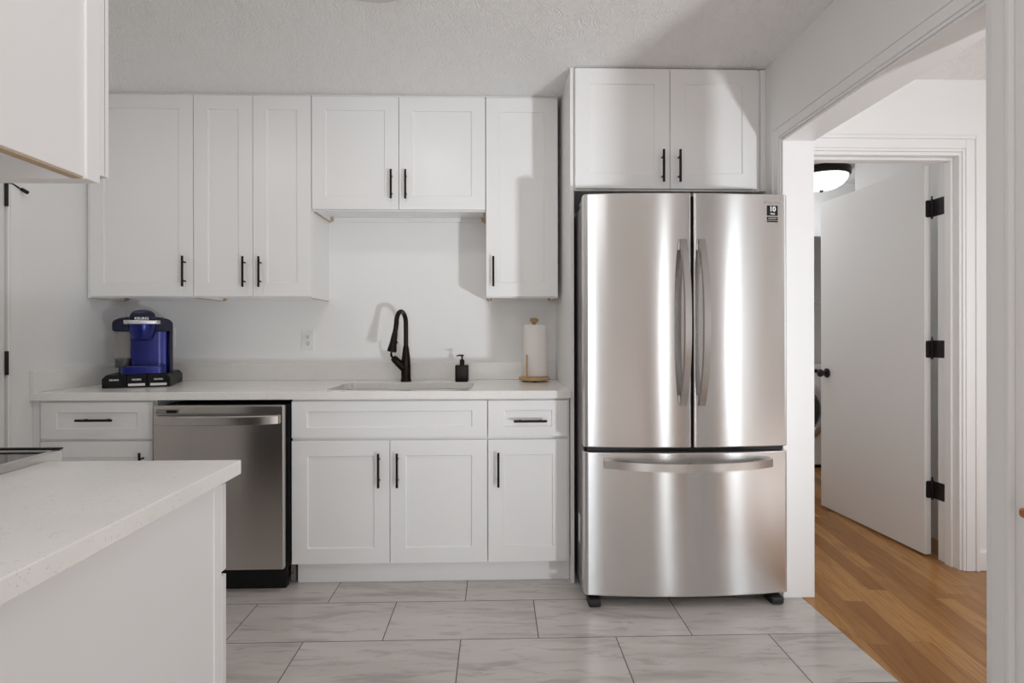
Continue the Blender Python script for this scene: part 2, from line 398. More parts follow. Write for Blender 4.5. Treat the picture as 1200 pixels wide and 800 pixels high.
# laundry doorway casing (hall face), lining and stop
bs = []
for w0, w1, t in ((0, .014, .010), (.014, .060, .014), (.060, .078, .020)):
    bs += [(HX1+w0-.006, HX1+w1-.006, HY0-t, HY0-.0005, 0, HZ+w1), (HX0-w1+.006, HX0-w0+.006, HY0-t, HY0-.0005, 0, HZ+w1), (HX0-w0+.006, HX1+w0-.006, HY0-t, HY0-.0005, HZ+w0, HZ+w1)]
struct('trim_3', boxes(*bs), trim_m, 'white casing around the laundry doorway', bevel=.003)
struct('trim_4', boxes((HX1-.018, HX1-.0005, HY0-.002, HY1+.002, 0, HZ-.0005), (HX0+.0005, HX0+.018, HY0-.002, HY1+.002, 0, HZ-.0005), (HX0+.018, HX1-.018, HY0-.002, HY1+.002, HZ-.018, HZ-.0005),
       (HX1-.031, HX1-.018, HY0+.035, HY0+.075, 0, HZ-.031), (HX0+.018, HX0+.031, HY0+.035, HY0+.075, 0, HZ-.031), (HX0+.018, HX1-.018, HY0+.035, HY0+.075, HZ-.031, HZ-.018)), trim_m, 'white jamb and stop of the laundry doorway', bevel=.002)
struct('trim_5', boxes((XR2, 4.75, 1.395, 1.415, 2.0, 2.02), (XR2, 4.75, 1.30, 1.32, 1.99, 2.06)), trim_m)
struct('baseboard_hall', boxes((HX1+.073, 5.49, HY0-.013, HY0-.0005, 0.0005, .095)), trim_m, bevel=.004)
struct('baseboard_pier', boxes((XR2+.0005, XR2+.014, -2.30, OY0-.07, 0.0005, .095)), trim_m, bevel=.004)
# left wall door casing
bs = []
for w0, w1, t in ((0, .012, .008), (.012, .060, .012)):
    xa, xb = XL+.0005, XL+t
    bs += [(xa, xb, DY1+w0, DY1+w1, 0, DZ+w1), (xa, xb, DY0-w1, DY0-w0, 0, DZ+w1), (xa, xb, DY0-w0, DY1+w0, DZ+w0, DZ+w1)]
struct('trim_6', boxes(*bs), trim_m, 'white casing of the door in the left wall', bevel=.002)

# ------------------------------------------------------------------ doors
def hinge_parts(parent, x, y, z, h=.09):
    pass
d1 = struct('door_1', boxes((XL-.036, XL-.001, DY0+.003, DY1-.006, .008, DZ-.004)), door_m, 'white door at left edge, shut, with black hinges', bevel=.002)
for i, z in enumerate((0.26, 1.057, 1.793)):
    bm = bmesh.new()
    bm_tube(bm, [(XL+.006, DY1-.003, z-.052), (XL+.006, DY1-.003, z+.052)], .007, 10)
    bm_box(bm, XL-.001, XL+.003, DY1-.003, DY1+.016, z-.048, z+.048)
    if i == 2:   # hinge pin door stop with its rubber bumper
        bm_tube(bm, [(XL+.006, DY1-.003, z+.053), (XL+.012, DY1+.025, z+.050), (XL+.018, DY1+.060, z+.036)], .0035, 8)
        bm_tube(bm, [(XL+.018, DY1+.058, z+.037), (XL+.022, DY1+.085, z+.029)], .0085, 10)
    place('hinge', bm, hinge_m, d1, smooth=40)

# laundry leaf, swung into the laundry room
ang = math.atan2(0.467+.382, 3.165-3.217)     # direction from hinge edge to latch edge
u = Vector((math.cos(ang), math.sin(ang), 0)); nrm = Vector((-u.y, u.x, 0))     # nrm points to -x side
H0 = Vector((3.217, -0.382, 0))
LW = .845
def leafpt(a, b, z): v = H0+u*a-nrm*b; return (v.x, v.y, z)
bm = bmesh.new()
vs = [bm.verts.new(leafpt(a, b, z)) for z in (.012, 2.066) for a, b in ((0,0),(LW,0),(LW,.036),(0,.036))]
for f in ((3,2,1,0),(4,5,6,7),(0,1,5,4),(1,2,6,5),(2,3,7,6),(3,0,4,7)): bm.faces.new([vs[i] for i in f])
d2 = struct('door_2', bm, door_m, 'plain white laundry door standing open, black hinges and knob', bevel=.002)
for z in (1.838, 1.097, .357):
    bm = bmesh.new()
    # plate on the leaf edge, knuckle, plate on the jamb
    c0 = Vector(leafpt(0, .018, 0))
    bm_prism(bm, rrect(c0.x-.012, HX1-.024, z-.046, z+.044, .009, 4), c0.y-.0035, c0.y-.0008, 'y')
    bm_tube(bm, [(HX1-.0235, c0.y-.006, z-.054), (HX1-.0235, c0.y-.006, z+.050)], .0055, 10)
    bm_tube(bm, [(HX1-.0235, c0.y-.006, z+.050), (HX1-.0235, c0.y-.006, z+.064)], [.003, .0045], 8)
    bm_prism(bm, rrect(HY1-.046, c0.y-.002, z-.044, z+.046, .010, 4), HX1-.0215, HX1-.0175, 'x')
    place('hinge', bm, hinge_m, d2, smooth=40)
kn = leafpt(LW-.065, 0, .915)
bm = bmesh.new()
bm_lathe(bm, [(0,0),(.031,.0),(.031,.006),(.024,.011),(.011,.015),(.010,.030),(.021,.036),(.0265,.048),(.024,.058),(.014,.064),(0,.065)], seg=24)
bmesh.ops.transform(bm, matrix=Matrix.Translation(kn) @ nrm.to_track_quat('Z','Y').to_matrix().to_4x4(), verts=bm.verts[:])
place('knob', bm, hinge_m, d2, smooth=35)

# ------------------------------------------------------------------ upper cabinets
UB, UY = -.293, -.312        # box front, door front
def upper(name, label, x0, x1, z0, z1, doors, yb=UB, yf=UY, back=-.001, raw=True, group=None, disc=False):
    t = thing(name, label, 'cabinet', ((x0+x1)/2, back, z0), 0, group)
    s = .016; rc = .025
    bm = boxes((x0,x0+s,yb+.019,back,z0,z1),(x1-s,x1,yb+.019,back,z0,z1),(x0+s,x1-s,yb+.019,back,z1-s,z1),
               (x0+s,x1-s,yb+.019,back,z0+rc,z0+rc+.012),(x0+s,x1-s,back-.010,back,z0+rc+.012,z1-s),(x0+s,x1-s,back-.016,back,z0,z0+rc),
               (x0,x0+.038,yb,yb+.019,z0,z1),(x1-.038,x1,yb,yb+.019,z0,z1),(x0+.038,x1-.038,yb,yb+.019,z0,z0+.040),(x0+.038,x1-.038,yb,yb+.019,z1-.04,z1))
    place('body', bm, cab_m, t, bevel=.001)
    if raw:   # raw plywood showing on the undersides of the sides and corner blocks
        for q in ((x0+.001,x0+s-.001,yb+.020,back-.001,z0-.0012,z0-.0002),(x1-s+.001,x1-.001,yb+.020,back-.001,z0-.0012,z0-.0002)):
            place('raw_edge', boxes(q), ply_m, t)
        for q in ((x0+s+.0005,x0+s+.014,back-.032,back-.0165,z0+.001,z0+rc-.0005),(x1-s-.014,x1-s-.0005,back-.032,back-.0165,z0+.001,z0+rc-.0005)):
            place('corner_block', boxes(q), ply_m, t)
    if disc:
        bm = bmesh.new(); bm_lathe(bm, [(.075,z0+rc-.0005),(.075,z0+rc-.004),(.066,z0+rc-.004),(.066,z0+rc-.002),(0,z0+rc-.002)], (x0+x1)/2, -.15, 28)
        place('vent_cover', bm, cab_m, t, smooth=30)
    for dd in doors: door(t, *dd[:2], z0+.007, z1-.006, yf, *dd[2:])
    return t
g = 'upper cabinets over the counter'
upper('wall_cabinet', 'tall single-door white wall cabinet in the left corner above the coffee maker', -1.178, -.625, 1.372, 2.436, [(-1.155, -.6265, -.665, (1.428, 1.586))], group=g)
upper('wall_cabinet', 'tall two-door white wall cabinet, second from the left wall', -.6245, -.0150, 1.372, 2.436, [(-.6215, -.3195, -.358, (1.426, 1.584)), (-.3165, -.0165, -.276, (1.426, 1.584))], group=g)
upper('wall_cabinet', 'short two-door white wall cabinet hanging above the sink', -.0145, .9, 1.830, 2.436, [(-.0115, .4413, .406, (1.888, 2.040)), (.4443, .8975, .481, (1.888, 2.040))], group=g, disc=True)
upper('wall_cabinet', 'narrow single-door white wall cabinet beside the refrigerator panel above the paper towels', .9005, 1.285, 1.372, 2.436, [(.903, 1.2815, .940, (1.430, 1.588))], group=g)
upper('wall_cabinet', 'deep two-door white cabinet on top of the refrigerator', 1.3245, 2.215, 1.858, 2.436, [(1.328, 1.7755, 1.739, (1.890, 2.041)), (1.7785, 2.196, 1.817, (1.890, 2.041))], yb=-.631, yf=-.650, raw=False)
tag(place('filler_strip', boxes((2.2155, 2.2395, -.640, -.60, 1.858, 2.436)), cab_m, bevel=.001), 'thin white filler strip between refrigerator-top cabinet and right wall', 'filler strip')
tag(place('side_panel', boxes((1.306, 1.3235, -.632, -.001, 0.0005, 2.440)), cab_m, bevel=.001), 'tall white panel standing left of the refrigerator from floor to ceiling', 'panel')
tag(place('ceiling_filler', boxes((-1.178, 1.285, -.300, -.285, 2.4365, 2.4415)), cab_m), 'thin white strip closing the gap between wall cabinets and ceiling', 'filler strip')

# foreground wall cabinet at top left; its doors face the sink wall
FX0, FX1, FYB, FYF, FZ0 = -.01, .39, -2.719, -2.452, 1.400
t = thing('wall_cabinet', 'white wall cabinet hanging close at the top left corner, seen from its plain end', 'cabinet', (.19, FYB, FZ0))
s = .016
place('body', boxes((FX1-s,FX1,FYB,FYF,FZ0,2.436),(FX0,FX0+s,FYB,FYF,FZ0,2.436),(FX0+s,FX1-s,FYB,FYF,FZ0+.026,FZ0+.038),(FX0+s,FX1-s,FYB,FYF,2.42,2.436),(FX0+s,FX1-s,FYB,FYB+.01,FZ0+.038,2.42)), cab_m, t, bevel=.001)
place('face_frame', boxes((FX1-.042,FX1+.004,FYF+.0005,FYF+.026,FZ0-.003,2.436),(FX0,FX0+.038,FYF+.0005,FYF+.026,FZ0-.003,2.436),(FX0+.038,FX1-.042,FYF+.0005,FYF+.026,FZ0-.003,FZ0+.04)), cab_m, t, bevel=.001)
place('raw_edge', boxes((FX1-s+.001,FX1-.0005,FYB+.001,FYF-.001,FZ0-.003,FZ0-.0002)), ply_m, t)
bm = shaker(bmesh.new(), FX0+.004, FX1+.002, FZ0+.010, 2.430, 0, rail=.072)
bmesh.ops.transform(bm, matrix=Matrix.Translation((0, FYF+.0470, 0)) @ Matrix.Diagonal((1,-1,1,1)), verts=bm.verts[:])
d = place('door', bm, cab_m, t, bevel=.0012)
pull_v(d, FX0+.04, 1.46, 1.62, FYF+.047, dr=-1)

# ------------------------------------------------------------------ base cabinets along the sink wall
BB, BY = -.621, -.640
TOP = .8765
def base(label, x0, x1, fronts, yb=BB, yf=BY, group='base cabinets under the counter'):
    t = thing('base_cabinet', label, 'cabinet', ((x0+x1)/2, -.3, 0), 0, group)
    s = .017
    bm = boxes((x0,x0+s,yb,-.003,.105,TOP),(x1-s,x1,yb,-.003,.105,TOP),(x0+s,x1-s,yb,-.003,.105,.122),(x0+s,x1-s,-.015,-.003,.122,TOP),
               (x0+s,x1-s,yb,yb+.019,.84,TOP),(x0+s,x1-s,yb,yb+.019,.66,.72),(x0+s,x1-s,yb+.25,yb+.262,.122,.66))
    place('body', bm, cab_m, t, bevel=.001)
    for f in fronts: f(t)
    return t
base('white base cabinet in the left corner with one drawer, left of the dishwasher', -1.150, -.622,
     [lambda t: door(t, -1.138, -.632, .700, .868, BY, (-.960, -.798), .789, 'drawer_front', .07, .047),
      lambda t: door(t, -1.138, -.632, .112, .687, BY, -.674, (.475, .640))])
base('wide white sink base cabinet with false drawer front over two doors', .0, .9135,
     [lambda t: door(t, .003, .911, .698, .868, BY, None, None, 'drawer_front', .07, .047),
      lambda t: door(t, .003, .4555, .110, .684, BY, .409, (.470, .628)),
      lambda t: door(t, .4585, .911, .110, .684, BY, .495, (.470, .628))])
base('narrow white base cabinet with one drawer and one door beside the refrigerator', .914, 1.302,
     [lambda t: door(t, .917, 1.292, .698, .868, BY, (1.036, 1.191), .774, 'drawer_front', .075, .047),
      lambda t: door(t, .917, 1.292, .110, .684, BY, .964, (.468, .628))])
tag(place('filler_strip', boxes((-1.182, -1.151, -.630, -.58, .105, TOP)), cab_m, bevel=.001), 'thin white filler strip between left wall and corner base cabinet', 'filler strip')
tag(place('toe_kick', boxes((.012, 1.3045, -.585, -.570, 0.0005, .1045)), cab_m, bevel=.001), 'long white toe kick board under the sink cabinets', 'toe kick')
tag(place('toe_kick', boxes((-1.18, -.622, -.585, -.570, 0.0005, .1045)), cab_m, bevel=.001), 'short white toe kick board under the left corner cabinet', 'toe kick')

# ------------------------------------------------------------------ countertop with sink cutout
CY, CT, CB = -.648, .914, .877
SX0, SX1, SY0, SY1 = .135, .835, -.578, -.190
t = thing('countertop', 'long white quartz countertop along the sink wall with low backsplash', 'countertop', (0.06, -.3, CB))
def slab_with_hole(outer, inner, z0, z1):
    bm = bmesh.new()
    def ring(pts, z): return [bm.verts.new((a,b,z)) for a,b in pts]
    for z in (z0, z1):
        o = ring(outer, z); i = ring(inner, z)
        es = [bm.edges.new((r[j], r[(j+1)%len(r)])) for r in (o,i) for j in range(len(r))]
        bmesh.ops.triangle_fill(bm, use_beauty=True, edges=es)
        if z == z0: lo = (o,i)
        else: hi = (o,i)
    for a, b in zip(lo, hi):
        for j in range(len(a)): bm.faces.new((a[j], a[(j+1)%len(a)], b[(j+1)%len(a)], b[j]))
    return bm
place('slab', slab_with_hole([(-1.1825,CY),(1.3045,CY),(1.3045,-.0005),(-1.1825,-.0005)], rrect(SX0,SX1,SY0,SY1,.05), CB, CT), quartz_m, t, bevel=.002)
place('backsplash', boxes((-1.1625, 1.3045, -.0205, -.0005, CT+.0003, 1.014)), quartz_m, t, bevel=.0015)
place('side_splash', boxes((-1.1825, -1.1628, CY+.002, -.0005, CT+.0003, 1.014)), quartz_m, t, bevel=.0015)
# undermount sink
t = thing('sink', 'undermount sink set into the white quartz countertop below the dark faucet', 'sink', ((SX0+SX1)/2, (SY0+SY1)/2, .68))
bm = bmesh.new(); rings = []
for ins, z in ((-.020, CB-.001), (.002, CB-.001), (.006, CB-.02), (.014, .72), (.04, .69), (.10, .684)):
    rings.append([bm.verts.new((a,b,z)) for a,b in rrect(SX0+ins,SX1-ins,SY0+ins,SY1-ins,.055)])
for a, b in zip(rings, rings[1:]):
    for j in range(len(a)): bm.faces.new((a[j], a[(j+1)%len(a)], b[(j+1)%len(a)], b[j]))
bm.faces.new(rings[-1])
o = place('bowl', bm, sinkm, t, smooth=45); sd = o.modifiers.new('thick', 'SOLIDIFY'); sd.thickness = .002; sd.offset = -1
bm = bmesh.new(); bm_lathe(bm, [(0,.688),(.028,.688),(.040,.690),(.042,.686),(.03,.685)], (SX0+SX1)/2, (SY0+SY1)/2+.05, 24)
place('drain', bm, chrome_m, t, smooth=40)

# ------------------------------------------------------------------ faucet
fx, fy = .447, -.118
t = thing('faucet', 'dark bronze gooseneck pull-down faucet behind the sink', 'faucet', (fx, fy, CT))
bm = bmesh.new()
bm_lathe(bm, [(0,CT+.0004),(.030,CT+.0004),(.030,CT+.010),(.027,CT+.016),(.0265,CT+.09),(.024,CT+.13),(.018,CT+.18),(.0145,CT+.20),(0,CT+.20)], fx, fy, 28)
place('body', bm, bronze_m, t, smooth=40)
# neck: rises, arcs forward and to the left
dirh = Vector((-.25, -.96, 0)).normalized(); R = .062
path = [Vector((fx,fy,CT+.19)), Vector((fx,fy,CT+.24)), Vector((fx,fy,CT+.30))]
cz = CT+.325
for i in range(15):
    a = PI*i/14
    path.append(Vector((fx,fy,cz)) + dirh*(R-R*math.cos(a)) + Vector((0,0,R*math.sin(a)*1.05)))
end = path[-1]
path += [end+Vector((-.002,-.003,-.02)), end+Vector((-.006,-.007,-.050))]
bm = bmesh.new(); bm_tube(bm, path, .0130, 16); place('neck', bm, bronze_m, t, smooth=50)
e = path[-1]; dn = Vector((-.15,-.10,-.98)).normalized()
bm = bmesh.new()
sp = place('spray_head', bm_tube(bm, [e, e+dn*.02, e+dn*.055, e+dn*.09, e+dn*.104, e+dn*.107], [.0145,.0165,.019,.0245,.0255,.020], 20), bronze_m, t, smooth=40)
bm = bmesh.new()
for q in (.045, .062): bm_lathe(bm, [(0,0),(.006,0),(.006,.004),(0,.005)], seg=10); bmesh.ops.translate(bm, verts=bm.verts[-20:], vec=(0,0,0))
bmesh.ops.transform(bm, matrix=Matrix.Translation(e+dn*.055+Vector((.019,-.004,0))) @ Vector((1,-.2,.1)).to_track_quat('Z','Y').to_matrix().to_4x4(), verts=bm.verts[:])
place('spray_button', bm, bronze_m, sp)
# side lever
bm = bmesh.new()
bm_tube(bm, [(fx-.012,fy-.008,CT+.075),(fx-.040,fy-.012,CT+.105),(fx-.062,fy-.016,CT+.128),(fx-.070,fy-.018,CT+.136)], [.022,.022,.020,.015], 18)
lv = place('handle_base', bm, bronze_m, t, smooth=40)
bm = bmesh.new()
bm_tube(bm, [(fx-.068,fy-.018,CT+.130),(fx-.078,fy-.024,CT+.148),(fx-.076,fy-.030,CT+.165),(fx-.068,fy-.038,CT+.182),(fx-.060,fy-.044,CT+.196)], [.007,.0065,.006,.0055,.005], 12)
place('lever', bm, bronze_m, lv, smooth=50)

# ------------------------------------------------------------------ soap dispenser
sx_, sy_ = .763, -.135
t = thing('soap_dispenser', 'square dark glass soap dispenser with pump behind the sink', 'soap dispenser', (sx_, sy_, CT), 0)
place('bottle', boxes((sx_-.037, sx_+.037, sy_-.037, sy_+.037, CT+.0003, CT+.094)), amber_m, t, bevel=.008, seg=4, smooth=40)
bm = bmesh.new()
bm_lathe(bm, [(0,CT+.0935),(.0135,CT+.0935),(.0135,CT+.100),(.0135,CT+.118),(.010,CT+.124),(.0045,CT+.126),(.0045,CT+.140),(.0095,CT+.141),(.0095,CT+.150),(0,CT+.151)], sx_, sy_, 20)
bm_tube(bm, [(sx_,sy_,CT+.146),(sx_-.015,sy_-.008,CT+.147),(sx_-.030,sy_-.014,CT+.143)], [.005,.0045,.0035], 10)
place('pump', bm, bronze_m, t, smooth=40)

# ------------------------------------------------------------------ paper towel holder
px_, py_ = 1.167, -.150
t = thing('paper_towel_holder', 'round pale wood paper towel holder with knob top on counter', 'paper towel holder', (px_, py_, CT))
bm = bmesh.new(); bm_lathe(bm, [(0,CT+.0065),(.066,CT+.0065),(.084,CT+.009),(.088,CT+.015),(.087,CT+.024),(.080,CT+.0275),(0,CT+.0275)], px_, py_, 40)
place('base', bm, towel_wood, t, smooth=40)
for a in (0.5, 2.6, 4.7):
    bm = bmesh.new(); bm_lathe(bm, [(0,CT+.0003),(.012,CT+.0003),(.012,CT+.0065),(0,CT+.0065)], px_+.06*math.cos(a), py_+.06*math.sin(a), 10)
    place('foot_pad', bm, rubber_m, t)
bm = bmesh.new(); bm_lathe(bm, [(0,CT+.0275),(.010,CT+.0275),(.010,CT+.325),(.012,CT+.327),(.023,CT+.334),(.026,CT+.343),(.022,CT+.351),(.012,CT+.355),(0,CT+.356)], px_, py_, 24)
place('post', bm, towel_wood, t, smooth=40)
bm = bmesh.new(); bm_tube(bm, [(px_-.045,py_-.072,CT+.027),(px_-.045,py_-.072,CT+.152)], .0050, 10)
place('tear_arm', bm, towel_wood, t, smooth=50)
bm = bmesh.new()
prof = [(.020,CT+.030),(.061,CT+.030),(.0635,CT+.034),(.0640,CT+.17),(.0630,CT+.313),(.061,CT+.316),(.020,CT+.316),(.020,CT+.030)]
bm_lathe(bm, prof, px_+.003, py_, 40)
# loose sheet end on the right side
r0 = .0645; prev = None
for i in range(10):
    a = -1.2+.16*i; r = r0+.0008*i
    pts = [bm.verts.new((px_+.003+r*math.cos(a), py_+r*math.sin(a), z)) for z in (CT+.031, CT+.315)]
    if prev: bm.faces.new((prev[0], pts[0], pts[1], prev[1]))
    prev = pts
tag(place('paper_towel_roll', bm, paper_m, loc=(px_, py_, CT), smooth=40), 'full white paper towel roll on the wooden holder', 'paper towels')

# ------------------------------------------------------------------ outlets
def outlet(x, z, label):
    t = thing('wall_outlet', label, 'outlet', (x, 0, z), 0)
    place('plate', boxes((x-.035, x+.035, -.006, -.0005, z-.057, z+.057)), plate_m, t, bevel=.003)
    for s in (-1, 1):
        zz = z+s*.0195
        bm = bmesh.new(); bm_prism(bm, rrect(x-.017, x+.017, zz-.0145, zz+.0145, .008, 4), -.0085, -.0062, 'y')
        r = place('receptacle', bm, plate_m, t, bevel=.0008)
        place('slots', boxes((x-.0078, x-.0052, -.0090, -.0084, zz-.001, zz+.008), (x+.0052, x+.0078, -.0090, -.0084, zz-.001, zz+.008), (x-.0028, x+.0028, -.0090, -.0084, zz-.010, zz-.0045)), dark_m, r)
outlet(-.137, 1.146, 'white double wall outlet left of the faucet')
outlet(-.930, 1.160, 'white wall outlet half hidden behind the blue coffee maker')

# ------------------------------------------------------------------ coffee pod drawer + coffee maker (local coordinates, turned to the room)
RZ = math.radians(20)
O = Vector((-.905, -.262, CT))
t = thing('coffee_pod_drawer', 'low black three-drawer coffee pod storage box under the coffee maker', 'pod drawer', O, RZ)
W2, D2, HH = .146, .165, .066
bm = bmesh.new()
bm_prism(bm, [(-W2,0.0005),(W2,0.0005),(W2,HH-.018),(W2-.016,HH),(-W2+.016,HH),(-W2,HH-.018)], -D2+.012, D2, 'y')
place('body', bm, black_m, t, local=True, bevel=.002)
xs = [-W2, -W2+.104, W2-.102, W2]
for i in range(3):
    a, b = xs[i]+.0015, xs[i+1]-.0015
    if i == 0: poly = [(a,.002),(b,.002),(b,HH-.002),(a+.016,HH-.002),(a,HH-.020)]
    elif i == 2: poly = [(a,.002),(b,.002),(b,HH-.020),(b-.016,HH-.002),(a,HH-.002)]
    else: poly = [(a,.002),(b,.002),(b,HH-.002),(a,HH-.002)]
    bm = bmesh.new(); bm_prism(bm, poly, -D2, -D2+.0115, 'y')
    f = place('drawer', bm, black_m, t, local=True, bevel=.0015)
    xc = (a+b)/2
    lettering('lettering', 'KEURIG', .0115, labelw_m, f, (xc, -D2-.0006, .040), local=True, bold=.0003)
    if i: place('label_strip', boxes((xc-.036, xc+.036, -D2-.0009, -D2-.0002, .009, .021)), labelw_m, f, local=True)
t = thing('coffee_maker', 'blue pod coffee maker with clear water tank on the black pod drawer', 'coffee maker', O+Vector((.006,-.012,HH+.0005)), math.radians(29))
# body column (rounded), arms/top, head, reservoir, drip base
BH = .315
bm = bmesh.new(); bm_prism(bm, rrect(-.060, .118, -.045, .130, .030), .0, .250, 'z'); place('body', bm, blue_m, t, local=True, bevel=.004, smooth=40)
bm = bmesh.new()   # top shell: arched profile in x-z, extruded in y
prof = []
for i in range(25):
    a = PI*i/24; prof.append((-.003+.131*math.cos(a), .245+.050*math.sin(a)**.6))
prof += [(-.134,.222),(-.122,.214),(.116,.214),(.128,.222)]
bm_prism(bm, prof, -.060, .130, 'y'); place('top_shell', bm, navy_m, t, local=True, bevel=.008, seg=3, smooth=45)
bm = bmesh.new()   # right edge column
bm_prism(bm, rrect(.108, .128, -.060, .128, .009, 4), .0, .225, 'z'); place('side_column', bm, navy_m, t, local=True, bevel=.002, smooth=40)
bm = bmesh.new(); bm_prism(bm, rrect(-.125, -.0625, -.040, .120, .022), .030, .213, 'z')
r = place('water_tank', bm, clear_m, t, local=True, bevel=.003, smooth=40)
bm = bmesh.new(); bm_prism(bm, rrect(-.122, -.0655, -.037, .117, .020), .0305, .075, 'z'); place('tank_base', bm, smoke_m, r, local=True, smooth=40)
bm = bmesh.new(); bm_prism(bm, rrect(-.110, -.0625, -.040, .120, .022), .0, .0295, 'z'); place('tank_stand', bm, navy_m, t, local=True, bevel=.002, smooth=40)
# brew head: inverted truncated cone + silver collar + lid handle
hx, hy = -.003, -.085
bm = bmesh.new(); bm_lathe(bm, [(0,.170),(.032,.170),(.044,.176),(.056,.205),(.062,.240),(.062,.268),(0,.268)], hx, hy+.012, 32, 1, .95)
head = place('brew_head', bm, blue_m, t, local=True, smooth=40)
bm = bmesh.new(); bm_prism(bm, rrect(hx-.079, hx+.079, hy-.062, hy+.055, .030), .2525, .2720, 'z'); col = place('silver_band', bm, silver_m, t, local=True, bevel=.003, smooth=40)
bm = bmesh.new(); bm_lathe(bm, [(0,.2725),(.060,.2725),(.058,.292),(.050,.312),(.036,.323),(.012,.328),(0,.328)], hx, hy+.020, 32, 1.0, 1.15)
lid = place('lid', bm, blue_m, t, local=True, smooth=40)
bm = bmesh.new(); bm_prism(bm, [(-.058,.2725),(.058,.2725),(.052,.300),(.040,.3165),(-.040,.3165),(-.052,.300)], hy-.060, hy-.030, 'y')
place('lid_handle', bm, navy_m, lid, local=True, bevel=.010, seg=4, smooth=45)
lettering('lettering', 'KEURIG', .0175, labelw_m, t, (hx, hy-.0630, .2800), local=True, bold=.0004)
bm = bmesh.new(); bm_prism(bm, rrect(-.092, .098, -.150, .00, .030), .0, .040, 'z'); dp = place('drip_tray', bm, blue_m, t, local=True, bevel=.003, smooth=40)
bm = bmesh.new(); bm_prism(bm, rrect(-.080, .086, -.140, -.050, .022), .0402, .043, 'z'); place('drip_grate', bm, smoke_m, dp, local=True)
bm = bmesh.new()
for i in range(4): bm_lathe(bm, [(0,0),(.0045,0),(.0045,.002),(0,.0025)], seg=10)
vsn = len(bm.verts)//4
bm.verts.ensure_lookup_table()
for i in range(4): bmesh.ops.translate(bm, verts=bm.verts[i*vsn:(i+1)*vsn], vec=(.085+.011*i, -.03+.0*i, .2885-.0045*i-.0012*i*i))
place('buttons', bm, silver_m, t, local=True)

# ------------------------------------------------------------------ dishwasher
DX0, DX1, DF = -.592, -.0115, -.702
t = thing('dishwasher', 'stainless steel dishwasher with bar handle between the base cabinets', 'dishwasher', ((DX0+DX1)/2, -.35, 0))
place('tub', boxes((DX0+.01, DX1+.002, -.630, -.03, .105, .855)), dark_m, t)
place('door', boxes((DX0, DX1, DF, DF+.030, .113, .858)), steel_dw, t, bevel=.004, uv=True)
place('inner_door', boxes((DX0+.008, DX1-.003, DF+.0305, -.6305, .118, .850)), black_m, t)
place('kick_plate', boxes((DX0+.004, DX1-.012, -.640, -.60, .0005, .100)), black_m, t, bevel=.002)
place('leg_bracket', boxes((DX1-.009, DX1+.012, -.585, -.54, .004, .10), (DX1-.004, DX1+.004, -.60, -.585, .02, .05)), grey_case_m, t)
bm = bmesh.new(); N = 24; xa, xb = DX0+.012, DX1-.018; ring = []
for i in range(N+1):
    s = i/N; x = xa+(xb-xa)*s; bow = .034*(1-(2*s-1)**4)*1.0+.006
    y = DF-bow
    ring.append([bm.verts.new((x, yy, zz)) for yy, zz in ((y-.010,.778),(y-.010,.812),(y,.816),(y,.774))])
for a, b in zip(ring, ring[1:]):
    for j in range(4): bm.faces.new((a[j], a[(j+1)%4], b[(j+1)%4], b[j]))
bm.faces.new(ring[0]); bm.faces.new(ring[-1][::-1])
bm_box(bm, xa, xa+.02, DF-.010, DF-.0003, .779, .811); bm_box(bm, xb-.02, xb, DF-.010, DF-.0003, .779, .811)
place('handle', bm, handle_m, t, smooth=35, uv=True)
pn = place('control_badge', boxes((DX0+.014, DX0+.116, DF-.0015, DF-.0003, .822, .843)), grey_case_m, t)
place('display', boxes((DX0+.060, DX0+.108, DF-.0022, DF-.0016, .826, .839)), black_m, pn)
lettering('lettering', 'SAMSUNG', .0085, silver_m, pn, (DX0+.036, DF-.0019, .8325))

# ------------------------------------------------------------------ refrigerator
RX0, RX1, RXC = 1.3345, 2.2345, 1.7995
RB, RT = .048, 1.787
BUL, YC = .030, -.852
def fyf(x):
    s = (x-(RX0+RX1)/2)/((RX1-RX0)/2); return YC-BUL*(1-s*s)
t = thing('refrigerator', 'large stainless french-door refrigerator with bottom freezer drawer', 'refrigerator', ((RX0+RX1)/2, -.45, 0))
place('case', boxes((RX0+.006, RX1-.006, -.782, -.06, .035, 1.757)), grey_case_m, t, bevel=.003)
def front_poly(x0, x1, rl, rr):
    pts = [(x0, -.792)]
    def corner(x, r, sg):   # rounded corner between side and bulging front
        out = []
        for i in range(8):
            a = PI/2*i/7
            xx = x+sg*r*(1-math.cos(a)); yy = fyf(x+sg*r)+r*(1-math.sin(a))*1.25
            out.append((xx, yy))
        return out
    pts += corner(x0, rl, 1)
    n = 26
    for i in range(1, n):
        x = x0+rl+(x1-x0-rl-rr)*i/n; pts.append((x, fyf(x)))
    pts += corner(x1, rr, -1)[::-1]
    pts.append((x1, -.792))
    return pts
def panel(name, x0, x1, z0, z1, rl, rr):
    bm = bmesh.new(); bm_prism(bm, front_poly(x0, x1, rl, rr), z0, z1, 'z')
    return place(name, bm, steel_m, t, bevel=.004, seg=3, smooth=30, uv=True)
dl = panel('fridge_door', RX0, RXC-.0055, .690, RT, .020, .006)
dr = panel('fridge_door', RXC+.0055, RX1, .690, RT, .006, .020)
fz = panel('freezer_drawer', RX0, RX1, RB, .668, .020, .020)
place('gasket', boxes((RX0+.012, RX1-.012, -.7915, -.7825, .055, 1.75), (RX0+.02, RX1-.02, -.835, -.7920, .6695, .6885), (RXC-.0050, RXC+.0050, -.845, -.7920, .6925, 1.780)), dark_m, t)
for x in (RX0+.004, RX1-.10): place('hinge_cover', boxes((x, x+.096, -.7915, -.70, 1.7575, 1.782)), grey_case_m, t, bevel=.006)
